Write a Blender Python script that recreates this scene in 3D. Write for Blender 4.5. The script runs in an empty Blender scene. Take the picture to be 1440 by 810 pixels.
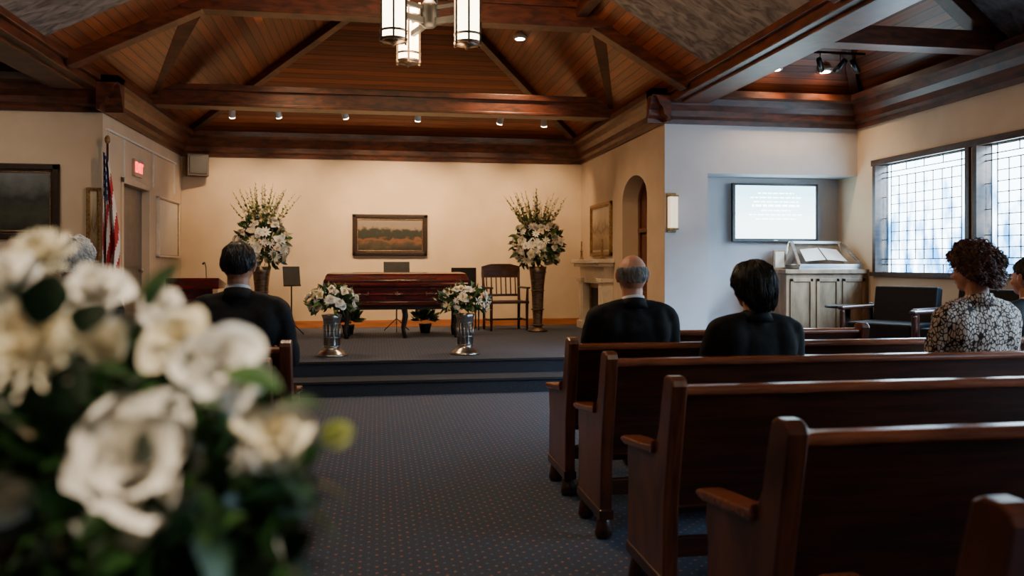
import bpy, bmesh, math, random
from mathutils import Vector, Matrix, noise
random.seed(7)
C=bpy.context
R=math.radians
pi=math.pi
def S(r,g,b):
    f=lambda c:(c/255/12.92) if c/255<=.04045 else ((c/255+.055)/1.055)**2.4
    return (f(r),f(g),f(b),1)
def link(o,parent=None):
    C.scene.collection.objects.link(o)
    if parent: o.parent=parent
    return o
def N(nt,t,props=None,ins=None):
    n=nt.nodes.new(t)
    for k,v in (props or {}).items(): setattr(n,k,v)
    for k,v in (ins or {}).items():
        s=n.inputs[k]
        if isinstance(v,bpy.types.NodeSocket): nt.links.new(v,s)
        else: s.default_value=v
    return n
def newmat(name):
    m=bpy.data.materials.new(name); m.use_nodes=True
    nt=m.node_tree; b=nt.nodes['Principled BSDF']
    return m,nt,b
def basic(name,c1,c2=None,sc=(8,8,8),rough=.5,metal=0,bump=0,detail=3,coat=0,trans=0,sheen=0,sss=0,lo=.35,hi=.65,dist=0.0,spec=.5):
    m,nt,b=newmat(name)
    if c2 is None: c2=tuple(min(1,c*1.12) for c in c1[:3])+(1,)
    tc=N(nt,'ShaderNodeTexCoord'); mp=N(nt,'ShaderNodeMapping',None,{'Vector':tc.outputs['Object'],'Scale':sc})
    nz=N(nt,'ShaderNodeTexNoise',None,{'Vector':mp.outputs[0],'Scale':1.0,'Detail':detail,'Distortion':dist})
    cr=N(nt,'ShaderNodeValToRGB',None,{'Fac':nz.outputs['Fac']})
    cr.color_ramp.elements[0].color=c1; cr.color_ramp.elements[1].color=c2
    cr.color_ramp.elements[0].position=lo; cr.color_ramp.elements[1].position=hi
    nt.links.new(cr.outputs[0],b.inputs['Base Color'])
    b.inputs['Roughness'].default_value=rough; b.inputs['Metallic'].default_value=metal
    b.inputs['Coat Weight'].default_value=coat; b.inputs['Transmission Weight'].default_value=trans
    b.inputs['Coat Roughness'].default_value=.15; b.inputs['Specular IOR Level'].default_value=spec
    b.inputs['Sheen Weight'].default_value=sheen; b.inputs['Subsurface Weight'].default_value=sss
    if sss: b.inputs['Subsurface Radius'].default_value=(.01,.006,.004)
    if bump:
        bp=N(nt,'ShaderNodeBump',None,{'Height':nz.outputs['Fac'],'Strength':bump,'Distance':.01})
        nt.links.new(bp.outputs[0],b.inputs['Normal'])
    return m
def emis(name,col,st,c2=None,sc=(10,10,10)):
    m=basic(name,col,c2 or col,sc=sc,rough=.4)
    nt=m.node_tree; b=nt.nodes['Principled BSDF']
    src=b.inputs['Base Color'].links[0].from_socket
    nt.links.new(src,b.inputs['Emission Color']); b.inputs['Emission Strength'].default_value=st
    return m
def planks(name,cA,cB,w=.1,rough=.38):
    m,nt,b=newmat(name)
    tc=N(nt,'ShaderNodeTexCoord'); sp=N(nt,'ShaderNodeSeparateXYZ',None,{0:tc.outputs['UV']})
    v=N(nt,'ShaderNodeMath',{'operation':'DIVIDE'},{0:sp.outputs[1],1:w})
    fl=N(nt,'ShaderNodeMath',{'operation':'FLOOR'},{0:v.outputs[0]})
    fr=N(nt,'ShaderNodeMath',{'operation':'FRACT'},{0:v.outputs[0]})
    wn=N(nt,'ShaderNodeTexWhiteNoise',{'noise_dimensions':'1D'},{'W':fl.outputs[0]})
    g=N(nt,'ShaderNodeMath',{'operation':'LESS_THAN'},{0:fr.outputs[0],1:.09})
    cb=N(nt,'ShaderNodeCombineXYZ',None,{0:sp.outputs[0],1:sp.outputs[1],2:fl.outputs[0]})
    mp=N(nt,'ShaderNodeMapping',None,{'Vector':cb.outputs[0],'Scale':(1.5,30,1)})
    nz=N(nt,'ShaderNodeTexNoise',None,{'Vector':mp.outputs[0],'Scale':1.0,'Detail':4,'Distortion':.4})
    a=N(nt,'ShaderNodeMath',{'operation':'MULTIPLY'},{0:wn.outputs[0],1:.35})
    s=N(nt,'ShaderNodeMath',{'operation':'MULTIPLY_ADD'},{0:nz.outputs['Fac'],1:.8,2:a.outputs[0]})
    cr=N(nt,'ShaderNodeValToRGB',None,{'Fac':s.outputs[0]})
    cr.color_ramp.elements[0].color=cA; cr.color_ramp.elements[1].color=cB
    cr.color_ramp.elements[0].position=.3; cr.color_ramp.elements[1].position=.85
    mx=N(nt,'ShaderNodeMixRGB',None,{'Fac':g.outputs[0],'Color1':cr.outputs[0],'Color2':(.006,.003,.002,1)})
    nt.links.new(mx.outputs[0],b.inputs['Base Color']); b.inputs['Roughness'].default_value=rough
    h=N(nt,'ShaderNodeMath',{'operation':'SUBTRACT'},{0:1.0,1:g.outputs[0]})
    bp=N(nt,'ShaderNodeBump',None,{'Height':h.outputs[0],'Strength':.6,'Distance':.008})
    nt.links.new(bp.outputs[0],b.inputs['Normal'])
    return m
def carpet_mat():
    m,nt,b=newmat('carpet')
    tc=N(nt,'ShaderNodeTexCoord')
    mp=N(nt,'ShaderNodeMapping',None,{'Vector':tc.outputs['Object'],'Rotation':(0,0,R(45)),'Scale':(19,19,0)})
    vo=N(nt,'ShaderNodeTexVoronoi',{'voronoi_dimensions':'2D'},{'Vector':mp.outputs[0],'Scale':1.0,'Randomness':0.0})
    lt=N(nt,'ShaderNodeMath',{'operation':'LESS_THAN'},{0:vo.outputs['Distance'],1:.14})
    sx=N(nt,'ShaderNodeSeparateXYZ',None,{0:vo.outputs['Color']})
    cr=N(nt,'ShaderNodeValToRGB',None,{'Fac':sx.outputs[0]}); cr.color_ramp.interpolation='CONSTANT'
    e=cr.color_ramp.elements; e[0].color=S(146,100,78); e[1].position=.35; e[1].color=S(82,98,122)
    q=e.new(.7); q.color=S(118,104,94)
    nz=N(nt,'ShaderNodeTexNoise',None,{'Vector':tc.outputs['Object'],'Scale':160.0,'Detail':2})
    c2=N(nt,'ShaderNodeValToRGB',None,{'Fac':nz.outputs['Fac']})
    c2.color_ramp.elements[0].color=S(29,37,52); c2.color_ramp.elements[1].color=S(66,78,99)
    c2.color_ramp.elements[0].position=.3; c2.color_ramp.elements[1].position=.7
    mx=N(nt,'ShaderNodeMixRGB',None,{'Fac':lt.outputs[0],'Color1':c2.outputs[0],'Color2':cr.outputs[0]})
    nt.links.new(mx.outputs[0],b.inputs['Base Color']); b.inputs['Roughness'].default_value=.95
    bp=N(nt,'ShaderNodeBump',None,{'Height':nz.outputs['Fac'],'Strength':.5,'Distance':.004})
    nt.links.new(bp.outputs[0],b.inputs['Normal'])
    return m
def painting_mat(name,cols,ax=2,seed=0):
    m,nt,b=newmat(name)
    tc=N(nt,'ShaderNodeTexCoord'); sp=N(nt,'ShaderNodeSeparateXYZ',None,{0:tc.outputs['Generated']})
    mp=N(nt,'ShaderNodeMapping',None,{'Vector':tc.outputs['Generated'],'Location':(seed,seed,0),'Scale':(7,7,5)})
    nz=N(nt,'ShaderNodeTexNoise',None,{'Vector':mp.outputs[0],'Scale':1.0,'Detail':6})
    a=N(nt,'ShaderNodeMath',{'operation':'MULTIPLY_ADD'},{0:nz.outputs['Fac'],1:.6,2:sp.outputs[ax]})
    s=N(nt,'ShaderNodeMath',{'operation':'SUBTRACT'},{0:a.outputs[0],1:.3})
    cr=N(nt,'ShaderNodeValToRGB',None,{'Fac':s.outputs[0]})
    e=cr.color_ramp.elements; e[0].color=cols[0][1]; e[0].position=cols[0][0]; e[1].color=cols[-1][1]; e[1].position=cols[-1][0]
    for p,c in cols[1:-1]:
        q=e.new(p); q.color=c
    nt.links.new(cr.outputs[0],b.inputs['Base Color']); b.inputs['Roughness'].default_value=.45
    return m

class MB:
    def __init__(s): s.v=[];s.f=[];s.m=[];s.sm=[];s.mats=[];s.uv=[]
    def mi(s,mat):
        if mat not in s.mats: s.mats.append(mat)
        return s.mats.index(mat)
    def add(s,vs,fs,mat,smooth=False,M=None,uvs=None):
        o=len(s.v)
        for p in vs:
            p=Vector(p); s.v.append(M@p if M else p)
        k=s.mi(mat)
        for i,f in enumerate(fs):
            s.f.append([o+j for j in f]); s.m.append(k); s.sm.append(smooth)
            s.uv.append([uvs[j] for j in f] if uvs else None)
    def box(s,x0,x1,y0,y1,z0,z1,mat,M=None):
        vs=[(x,y,z) for z in (z0,z1) for y in (y0,y1) for x in (x0,x1)]
        s.add(vs,[(0,2,3,1),(4,5,7,6),(0,1,5,4),(2,6,7,3),(0,4,6,2),(1,3,7,5)],mat,False,M)
    def prism(s,poly,fn,a0,a1,mat,smooth=False):
        n=len(poly); vs=[fn(p,a0) for p in poly]+[fn(p,a1) for p in poly]
        fs=[list(range(n))[::-1],list(range(n,2*n))]+[(i,(i+1)%n,n+(i+1)%n,n+i) for i in range(n)]
        s.add(vs,fs,mat,smooth)
    def tube(s,pts,rad,mat,n=10,caps=True,smooth=True,M=None,closed=False):
        pts=[Vector(p) for p in pts]; vs=[];fs=[]
        if not isinstance(rad,(list,tuple)): rad=[rad]*len(pts)
        L=len(pts); prev=None
        for i,p in enumerate(pts):
            if closed: t=pts[(i+1)%L]-pts[i-1]
            else: t=pts[min(i+1,L-1)]-pts[max(i-1,0)]
            t.normalize() if t.length>1e-9 else None
            a=prev if prev else (Vector((0,0,1)) if abs(t.z)<.9 else Vector((1,0,0)))
            a=a-t*a.dot(t)
            if a.length<1e-5: a=Vector((0,1,0))-t*t.y
            a.normalize(); prev=a; b=t.cross(a)
            for k in range(n):
                q=2*pi*k/n; vs.append(p+(a*math.cos(q)+b*math.sin(q))*rad[i])
        for i in range(L-1 if not closed else L):
            j=(i+1)%L
            for k in range(n):
                fs.append((i*n+k,i*n+(k+1)%n,j*n+(k+1)%n,j*n+k))
        if caps and not closed: fs+= [list(range(n))[::-1],[ (L-1)*n+k for k in range(n)]]
        s.add(vs,fs,mat,smooth,M)
    def lathe(s,prof,c,mat,n=24,smooth=True,M=None):
        vs=[];fs=[];L=len(prof)
        for r,z in prof:
            for k in range(n):
                q=2*pi*k/n; vs.append((c[0]+r*math.cos(q),c[1]+r*math.sin(q),c[2]+z))
        for i in range(L-1):
            for k in range(n): fs.append((i*n+k,i*n+(k+1)%n,(i+1)*n+(k+1)%n,(i+1)*n+k))
        fs+=[list(range(n))[::-1],[(L-1)*n+k for k in range(n)]]
        s.add(vs,fs,mat,smooth,M)
    def ell(s,c,r,mat,seg=14,rings=9,M=None):
        vs=[(c[0],c[1],c[2]-r[2])];fs=[]
        for i in range(1,rings):
            t=pi*i/rings
            for k in range(seg):
                q=2*pi*k/seg; vs.append((c[0]+r[0]*math.sin(t)*math.cos(q),c[1]+r[1]*math.sin(t)*math.sin(q),c[2]-r[2]*math.cos(t)))
        vs.append((c[0],c[1],c[2]+r[2])); e=len(vs)-1
        for k in range(seg):
            k2=(k+1)%seg
            fs.append((0,1+k2,1+k))
            for i in range(rings-2): fs.append((1+i*seg+k,1+i*seg+k2,1+(i+1)*seg+k2,1+(i+1)*seg+k))
            fs.append((1+(rings-2)*seg+k,1+(rings-2)*seg+k2,e))
        s.add(vs,fs,mat,True,M)
    def capsule(s,p0,p1,r0,r1,mat,n=14,M=None):
        p0=Vector(p0);p1=Vector(p1);d=(p1-p0); 
        if d.length<1e-6: d=Vector((0,0,1e-4))
        u=d.normalized(); pts=[];rad=[]
        for i in range(5):
            a=pi/2*(1-i/4); pts.append(p0-u*r0*math.sin(a)); rad.append(max(r0*math.cos(a),1e-4))
        for i in range(5):
            a=pi/2*i/4; pts.append(p1+u*r1*math.sin(a)); rad.append(max(r1*math.cos(a),1e-4))
        s.tube(pts,rad,mat,n=n,M=M)
    def beam(s,p0,p1,w,h,mat):
        p0=Vector(p0);p1=Vector(p1);d=(p1-p0).normalized()
        a=d.cross(Vector((0,0,1))).normalized(); b=a.cross(d).normalized()
        vs=[p+a*(x*w/2)+b*(y*h/2) for p in (p0,p1) for y in (-1,1) for x in (-1,1)]
        s.add(vs,[(0,2,3,1),(4,5,7,6),(0,1,5,4),(2,6,7,3),(0,4,6,2),(1,3,7,5)],mat)
    def poly(s,pts,along,mat):
        pts=[Vector(p) for p in pts]; n=(pts[1]-pts[0]).cross(pts[2]-pts[0]).normalized()
        al=Vector(along); al=(al-n*al.dot(n)).normalized(); ac=n.cross(al)
        s.add(pts,[list(range(len(pts)))],mat,uvs=[(p.dot(al),p.dot(ac)) for p in pts])
    def rloft(s,secs,mat,c=(0,0,0),M=None):
        vs=[];fs=[]
        for z,hx,hy in secs: vs+=[(c[0]-hx,c[1]-hy,c[2]+z),(c[0]+hx,c[1]-hy,c[2]+z),(c[0]+hx,c[1]+hy,c[2]+z),(c[0]-hx,c[1]+hy,c[2]+z)]
        for i in range(len(secs)-1):
            for k in range(4): fs.append((i*4+k,i*4+(k+1)%4,i*4+4+(k+1)%4,i*4+4+k))
        fs+=[(3,2,1,0),tuple(len(vs)-4+k for k in range(4))]
        s.add(vs,fs,mat,False,M)
    def obj(s,name,parent=None,loc=(0,0,0),rot=0,bevel=0,recalc=True,seg=2):
        me=bpy.data.meshes.new(name)
        me.from_pydata([tuple(p) for p in s.v],[],s.f)
        for m in s.mats: me.materials.append(m)
        me.polygons.foreach_set('material_index',s.m); me.polygons.foreach_set('use_smooth',s.sm)
        if any(u for u in s.uv):
            l=me.uv_layers.new(name='UVMap'); i=0
            for p,u in zip(me.polygons,s.uv):
                for k,li in enumerate(p.loop_indices):
                    if u: l.data[li].uv=u[k]
        if recalc:
            bm=bmesh.new(); bm.from_mesh(me); bmesh.ops.recalc_face_normals(bm,faces=bm.faces); bm.to_mesh(me); bm.free()
        me.update()
        o=bpy.data.objects.new(name,me); link(o,parent); o.location=loc; o.rotation_euler=(0,0,rot)
        if bevel:
            b=o.modifiers.new('bevel','BEVEL'); b.width=bevel; b.segments=seg; b.limit_method='ANGLE'; b.angle_limit=R(40)
        return o
def empty(name,loc=(0,0,0),rot=0,parent=None):
    e=bpy.data.objects.new(name,None); link(e,parent); e.location=loc; e.rotation_euler=(0,0,rot); e.empty_display_size=.1
    return e

# ---------------- materials
M_wall=basic('wall_paint_beige',S(190,168,142),S(198,177,151),sc=(3,3,3),rough=.85,bump=.05)
M_wallc=basic('wall_paint_grey',S(178,178,182),S(186,186,190),sc=(3,3,3),rough=.85,bump=.05)
M_plank=planks('ceiling_planks',S(76,34,17),S(150,75,37))
M_beam=basic('beam_wood',S(50,22,12),S(92,44,24),sc=(5,5,18),rough=.42,bump=.1,dist=.6)
M_grey=basic('acoustic_panel',S(80,75,72),S(134,127,122),sc=(4,9,9),rough=.9,bump=.5,detail=6,dist=1)
M_carpet=carpet_mat()
M_carpd=basic('step_carpet',S(22,26,36),S(42,49,62),sc=(120,120,120),rough=.95,bump=.4)
M_nose=basic('stair_nosing',S(16,18,23),S(28,31,38),sc=(60,60,60),rough=.7)
M_pewb=basic('pew_wood_back',S(40,18,10),S(68,33,19),sc=(3,40,40),rough=.32,bump=.06,coat=.25,dist=.5)
M_pewe=basic('pew_wood_end',S(64,31,18),S(106,55,32),sc=(30,6,3),rough=.3,bump=.06,coat=.3,dist=.8)
M_pewt=basic('pew_wood_highlight',S(94,46,25),S(136,74,44),sc=(4,30,30),rough=.24,coat=.4)  # lighter tone paints the highlight onto top rails and armrests
M_oak=basic('baseboard_oak',S(150,92,50),S(176,112,66),sc=(3,30,30),rough=.4)
M_walnut=basic('walnut',S(38,22,14),S(66,40,25),sc=(8,8,30),rough=.4,bump=.1)
M_mahog=basic('mahogany_gloss',S(54,9,8),S(84,17,13),sc=(3,24,24),rough=.18,coat=.7)
M_black=basic('black_metal',S(14,14,15),S(24,24,26),rough=.5,metal=.2)
M_blackp=basic('black_plastic',S(10,10,11),S(16,16,17),rough=.3)
M_leather=basic('black_leather',S(8,7,7),S(15,13,13),sc=(30,30,30),rough=.6,bump=.2,spec=.25)
M_silver=basic('brushed_silver',S(150,148,145),S(185,182,178),sc=(4,4,60),rough=.28,metal=1)
M_bronze=basic('bronze_vase',S(90,76,64),S(130,110,92),sc=(12,12,40),rough=.35,metal=.8,bump=.2)
M_gilt=basic('gilt_frame',S(110,82,48),S(160,125,78),sc=(40,40,40),rough=.4,metal=.5,bump=.3)
M_cream=basic('cream_paint',S(196,184,166),S(210,198,180),rough=.5)
M_dark=basic('firebox_dark',S(14,12,11),S(24,20,18),rough=.9)  # dark colour of the flat panel filling the fireplace opening
M_white=basic('white_plastic',S(205,200,192),S(218,214,207),rough=.4)
M_cab=basic('cabinet_weathered',S(112,86,58),S(148,118,84),sc=(10,10,3),rough=.5,bump=.1)
M_cloth=basic('white_satin',S(225,222,215),S(238,236,230),rough=.5,sheen=.3)
M_doorg=basic('door_taupe',S(92,84,76),S(104,96,88),rough=.5)
M_doorw=basic('door_walnut',S(72,38,24),S(112,62,38),sc=(20,20,3),rough=.35,coat=.2)
M_lant=emis('lantern_glass',(1,.78,.46,1),12,(1,.86,.60,1))
M_bulb=emis('lamp_glow',(1,.86,.66,1),80)
M_petal=basic('petal_white',S(240,235,222),S(250,246,236),sc=(60,60,60),rough=.5,sss=.1)
M_petalc=basic('petal_cream',S(238,226,194),S(246,238,212),sc=(60,60,60),rough=.5,sss=.1)
M_petaly=basic('bud_green',S(158,172,86),S(196,202,126),sc=(80,80,80),rough=.5)
M_leaf=basic('leaf_dark',S(20,44,18),S(42,76,33),sc=(40,40,40),rough=.38)
M_leaf2=basic('leaf_mid',S(44,78,33),S(80,114,55),sc=(40,40,40),rough=.42)
M_stem=basic('stem_olive',S(98,104,60),S(140,140,90),sc=(40,40,40),rough=.5)
M_centre=basic('flower_centre',S(190,180,70),S(210,205,110),sc=(200,200,200),rough=.7,bump=.4)
M_plum=basic('petal_plum',S(90,50,80),S(130,80,115),rough=.5)
M_suit=basic('suit_charcoal',S(13,13,15),S(22,22,25),sc=(60,60,60),rough=.8,bump=.1,spec=.3)
M_suitb=basic('suit_black',S(6,6,7),S(12,12,14),sc=(60,60,60),rough=.8,bump=.1,spec=.3)
M_trous=basic('trousers_dark',S(14,14,16),S(22,22,25),sc=(60,60,60),rough=.8)
M_shoe=basic('shoe_leather',S(12,10,10),S(20,17,16),rough=.3)
M_skin=basic('skin',S(190,132,104),S(206,150,121),sc=(14,14,14),rough=.5,sss=.15)
M_skin2=basic('skin_tan',S(168,112,84),S(186,130,100),sc=(14,14,14),rough=.5,sss=.15)
M_lip=basic('lips',S(150,80,74),S(165,92,84),rough=.4)
M_eye=basic('eye_white',S(225,222,216),S(235,232,226),rough=.2)
M_iris=basic('iris',S(50,32,20),S(70,45,28),rough=.2)
M_hairk=basic('hair_black',S(9,7,6),S(22,17,15),sc=(60,60,8),rough=.42)
M_hairb=basic('hair_brown',S(50,27,20),S(112,68,52),sc=(60,60,60),rough=.45)
M_hairg=basic('hair_grey',S(104,100,96),S(160,156,152),sc=(80,80,20),rough=.5)
M_hairw=basic('hair_white',S(190,186,180),S(222,218,212),sc=(80,80,20),rough=.5)
M_shirt=basic('shirt_white',S(214,214,216),S(228,228,230),rough=.7)
def blouse_mat():
    m,nt,b=newmat('blouse_print')
    tc=N(nt,'ShaderNodeTexCoord'); mp=N(nt,'ShaderNodeMapping',None,{'Vector':tc.outputs['Object'],'Scale':(58,58,34)})
    nz=N(nt,'ShaderNodeTexNoise',None,{'Vector':mp.outputs[0],'Scale':.5,'Detail':1})
    ad=N(nt,'ShaderNodeMixRGB',{'blend_type':'ADD'},{'Fac':.8,'Color1':mp.outputs[0],'Color2':nz.outputs['Color']})
    vo=N(nt,'ShaderNodeTexVoronoi',{'feature':'DISTANCE_TO_EDGE'},{'Vector':ad.outputs[0],'Scale':1.0})
    cr=N(nt,'ShaderNodeValToRGB',None,{'Fac':vo.outputs[0]})
    cr.color_ramp.elements[0].color=S(24,19,20); cr.color_ramp.elements[0].position=.09
    cr.color_ramp.elements[1].color=S(215,196,182); cr.color_ramp.elements[1].position=.14
    nt.links.new(cr.outputs[0],b.inputs['Base Color']); b.inputs['Roughness'].default_value=.8
    return m
M_blouse=blouse_mat()
def glass_mat():
    m=bpy.data.materials.new('leaded_glass'); m.use_nodes=True; nt=m.node_tree; nt.nodes.clear()
    tc=N(nt,'ShaderNodeTexCoord'); mp=N(nt,'ShaderNodeMapping',None,{'Vector':tc.outputs['Object'],'Scale':(7,7,3)})
    nz=N(nt,'ShaderNodeTexNoise',None,{'Vector':mp.outputs[0],'Scale':1.0,'Detail':8})
    sp=N(nt,'ShaderNodeSeparateXYZ',None,{0:tc.outputs['Generated']})
    ad=N(nt,'ShaderNodeMath',{'operation':'MULTIPLY_ADD'},{0:sp.outputs[2],1:.30,2:nz.outputs['Fac']})
    cr=N(nt,'ShaderNodeValToRGB',None,{'Fac':ad.outputs[0]})
    cr.color_ramp.elements[0].color=(.22,.42,.62,1); cr.color_ramp.elements[1].color=(.97,.99,1,1)
    cr.color_ramp.elements[0].position=.42; cr.color_ramp.elements[1].position=.68
    tr=N(nt,'ShaderNodeBsdfTransparent',None,{'Color':cr.outputs[0]})
    gl=N(nt,'ShaderNodeBsdfGlossy',None,{'Roughness':.1})
    mx=N(nt,'ShaderNodeMixShader',None,{0:.04,1:tr.outputs[0],2:gl.outputs[0]})
    o=N(nt,'ShaderNodeOutputMaterial',None,{0:mx.outputs[0]})
    return m
M_glass=glass_mat()
def cglass():
    m=bpy.data.materials.new('clear_glass'); m.use_nodes=True; nt=m.node_tree; nt.nodes.clear()
    tc=N(nt,'ShaderNodeTexCoord'); nz=N(nt,'ShaderNodeTexNoise',None,{'Vector':tc.outputs['Object'],'Scale':3.0})
    mr=N(nt,'ShaderNodeMapRange',None,{0:nz.outputs['Fac'],3:.02,4:.08})
    tr=N(nt,'ShaderNodeBsdfTransparent'); gl=N(nt,'ShaderNodeBsdfGlossy',None,{'Roughness':mr.outputs[0]})
    mx=N(nt,'ShaderNodeMixShader',None,{0:.15,1:tr.outputs[0],2:gl.outputs[0]})
    N(nt,'ShaderNodeOutputMaterial',None,{0:mx.outputs[0]}); return m
M_cglass=cglass()
M_lead=basic('lead_came',S(46,50,56),S(66,70,76),rough=.5,metal=.3)

# ---------------- room constants
XL,XR=-3.05,3.45; YB=13.6; YF=9.5; YFL=9.85; XO=6.0; YR=-3.0; ZT=3.5
mb=MB(); mb.box(-6,6,YR,8.6,-.12,0,M_carpet); mb.obj('floor')
mb=MB(); mb.box(XL,XR,8.85,YB,0,.3,M_carpet); mb.box(-6,XL,8.85,YFL,0,.3,M_carpet); mb.box(XR,6,8.85,9.5,0,.3,M_carpet); mb.box(4.0,6,9.5,9.95,0,.3,M_carpet)
mb.box(3.72,6,6.0,8.85,0,.3,M_carpet)
mb.obj('floor_stage')
mb=MB()
mb.box(-6,3.7,8.39,8.845,0,.15,M_carpd); mb.box(-6,3.7,8.842,8.85,.15,.302,M_carpd)
mb.box(-6,3.7,8.375,8.41,.128,.156,M_nose); mb.box(-6,3.7,8.828,8.86,.278,.306,M_nose)
mb.obj('stage_steps',bevel=.004)
# walls
mb=MB(); mb.box(XL-.15,XR+.15,YB,YB+.15,0,ZT,M_wall); mb.obj('wall_back')
dy0,dy1=10.57,11.7
mb=MB(); mb.box(XL-.15,XL,YFL,dy0,0,ZT,M_wall); mb.box(XL-.15,XL,dy1,YB,0,ZT,M_wall); mb.box(XL-.15,XL,dy0,dy1,2.32,ZT,M_wall); mb.box(XL-.15,XL,dy0,dy1,0,.3,M_wall); mb.obj('wall_stage_left')
mb=MB(); mb.box(-6.15,XL-.15,YFL,YFL+.15,0,ZT,M_wall); mb.obj('wall_front_left')
ay0,ay1=10.16,11.24; zs=2.22; ac=(ay0+ay1)/2; ar=(ay1-ay0)/2
mb=MB(); X2=XR+.35
mb.box(XR,X2,9.95,ay0,0,ZT,M_wall); mb.box(XR,X2,ay1,YB,0,ZT,M_wall); mb.box(XR,X2,ay0,ay1,0,.3,M_wall)
arc=[(ac-ar*math.cos(pi*i/16),zs+.32*math.sin(pi*i/16)) for i in range(17)]
for i in range(16):
    (a,b),(c,d)=arc[i],arc[i+1]
    mb.prism([(a,b),(c,d),(c,ZT),(a,ZT)],lambda p,x:(x,p[0],p[1]),XR,X2,M_wall)
mb.obj('wall_stage_right')
mb=MB(); mb.box(XR,4.0,YF,9.95,0,ZT,M_wallc); mb.box(4.0,6.0,YF,9.95,2.45,ZT,M_wallc); mb.box(X2,6.15,9.95,10.1,0,ZT,M_wallc)
mb.box(XR-.002,XR+.0,YF+.004,9.95,0,ZT,M_wall); mb.obj('wall_front_right')
wins=[(7.53,9.1),(5.83,7.4),(4.1,5.67),(2.4,3.97),(.7,2.27),(-1.0,.57)]; wz0,wz1=1.24,2.53
mb=MB(); mb.box(XO,XO+.15,YR,9.95,0,wz0,M_wall); mb.box(XO,XO+.15,YR,9.95,wz1,ZT,M_wall)
ys=[YR]+[v for w in sorted(wins) for v in w]+[9.95]
for i in range(0,len(ys),2): mb.box(XO,XO+.15,ys[i],ys[i+1],wz0,wz1,M_wall)
mb.obj('wall_right')
mb=MB(); mb.box(-6.15,-6,YR,YFL,0,ZT,M_wall); mb.obj('wall_left')
mb=MB(); mb.box(-6.15,6.15,YR-.15,YR,0,5.6,M_wall); mb.obj('wall_rear')
mb=MB(); mb.box(XL,XR,YB-.02,YB,.3,.42,M_oak); mb.obj('baseboard_back',bevel=.004)
mb=MB(); mb.box(XL,XL+.02,YFL,dy0-.09,.3,.42,M_oak); mb.box(XL,XL+.02,dy1+.09,YB,.3,.42,M_oak); mb.obj('baseboard_left',bevel=.004)
mb=MB(); mb.box(XR-.02,XR,YF,ay0,.3,.42,M_oak); mb.box(XR-.02,XR,ay1,11.55,.3,.42,M_oak); mb.obj('baseboard_right',bevel=.004)
prof=[(0,3.04),(.035,3.04),(.045,3.09),(.09,3.12),(.10,3.19),(.15,3.25),(.18,3.32),(.23,3.345),(.23,3.42),(0,3.42)]
def cornice(name,fn,a0,a1):
    mb=MB(); mb.prism(prof,fn,a0,a1,M_beam); mb.obj(name)
cornice('trim_1',lambda p,a:(a,YB-p[0],p[1]),XL,XR)
cornice('trim_2',lambda p,a:(XL+p[0],a,p[1]),YFL-.23,YB)
cornice('trim_3',lambda p,a:(XR-p[0],a,p[1]),YF-.23,YB)
cornice('trim_4',lambda p,a:(a,YF-p[0],p[1]),XR-.23,XO)
cornice('trim_5',lambda p,a:(XO-p[0],a,p[1]),YR,YF)
cornice('trim_6',lambda p,a:(a,YFL-p[0],p[1]),-XO,XL+.23)
cornice('trim_7',lambda p,a:(-XO+p[0],a,p[1]),YR,YFL)
# vault
RX,RZ,RYA=.45,5.15,10.4; E=3.40; G=8.1
mb=MB()
mb.poly([(XL,G,E),(XL,YB,E),(RX,RYA,RZ),(RX,G,RZ)],(0,1,0),M_plank)
mb.poly([(XR,YB,E),(XR,G,E),(RX,G,RZ),(RX,RYA,RZ)],(0,1,0),M_plank)
mb.poly([(XL,YB,E),(XR,YB,E),(RX,RYA,RZ)],(1,0,0),M_plank)
mb.poly([(XL,YR,E),(XL,G,E),(RX,G,RZ),(RX,YR,RZ)],(0,1,0),M_grey)
mb.poly([(XR,G,E),(XR,YR,E),(RX,YR,RZ),(RX,G,RZ)],(0,1,0),M_grey)
AZ=4.3
for sgn,yb in ((1,YF),(-1,YFL)):
    x0,x1=(3.95,XO) if sgn>0 else (-3.55,-XO); xm=(x0+x1)/2; ya=yb-1.25; g=7.0
    mb.poly([(x0,yb,3.42),(x1,yb,3.42),(xm,ya,AZ)],(1,0,0),M_plank)
    mb.poly([(x0,g,3.42),(x0,yb,3.42),(xm,ya,AZ),(xm,g,AZ)],(0,1,0),M_plank)
    mb.poly([(x1,yb,3.42),(x1,g,3.42),(xm,g,AZ),(xm,ya,AZ)],(0,1,0),M_plank)
    mb.poly([(x0,YR,3.42),(x0,g,3.42),(xm,g,AZ),(xm,YR,AZ)],(0,1,0),M_grey)
    mb.poly([(x1,g,3.42),(x1,YR,3.42),(xm,YR,AZ),(xm,g,AZ)],(0,1,0),M_grey)
mb.obj('ceiling',recalc=False)
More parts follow.
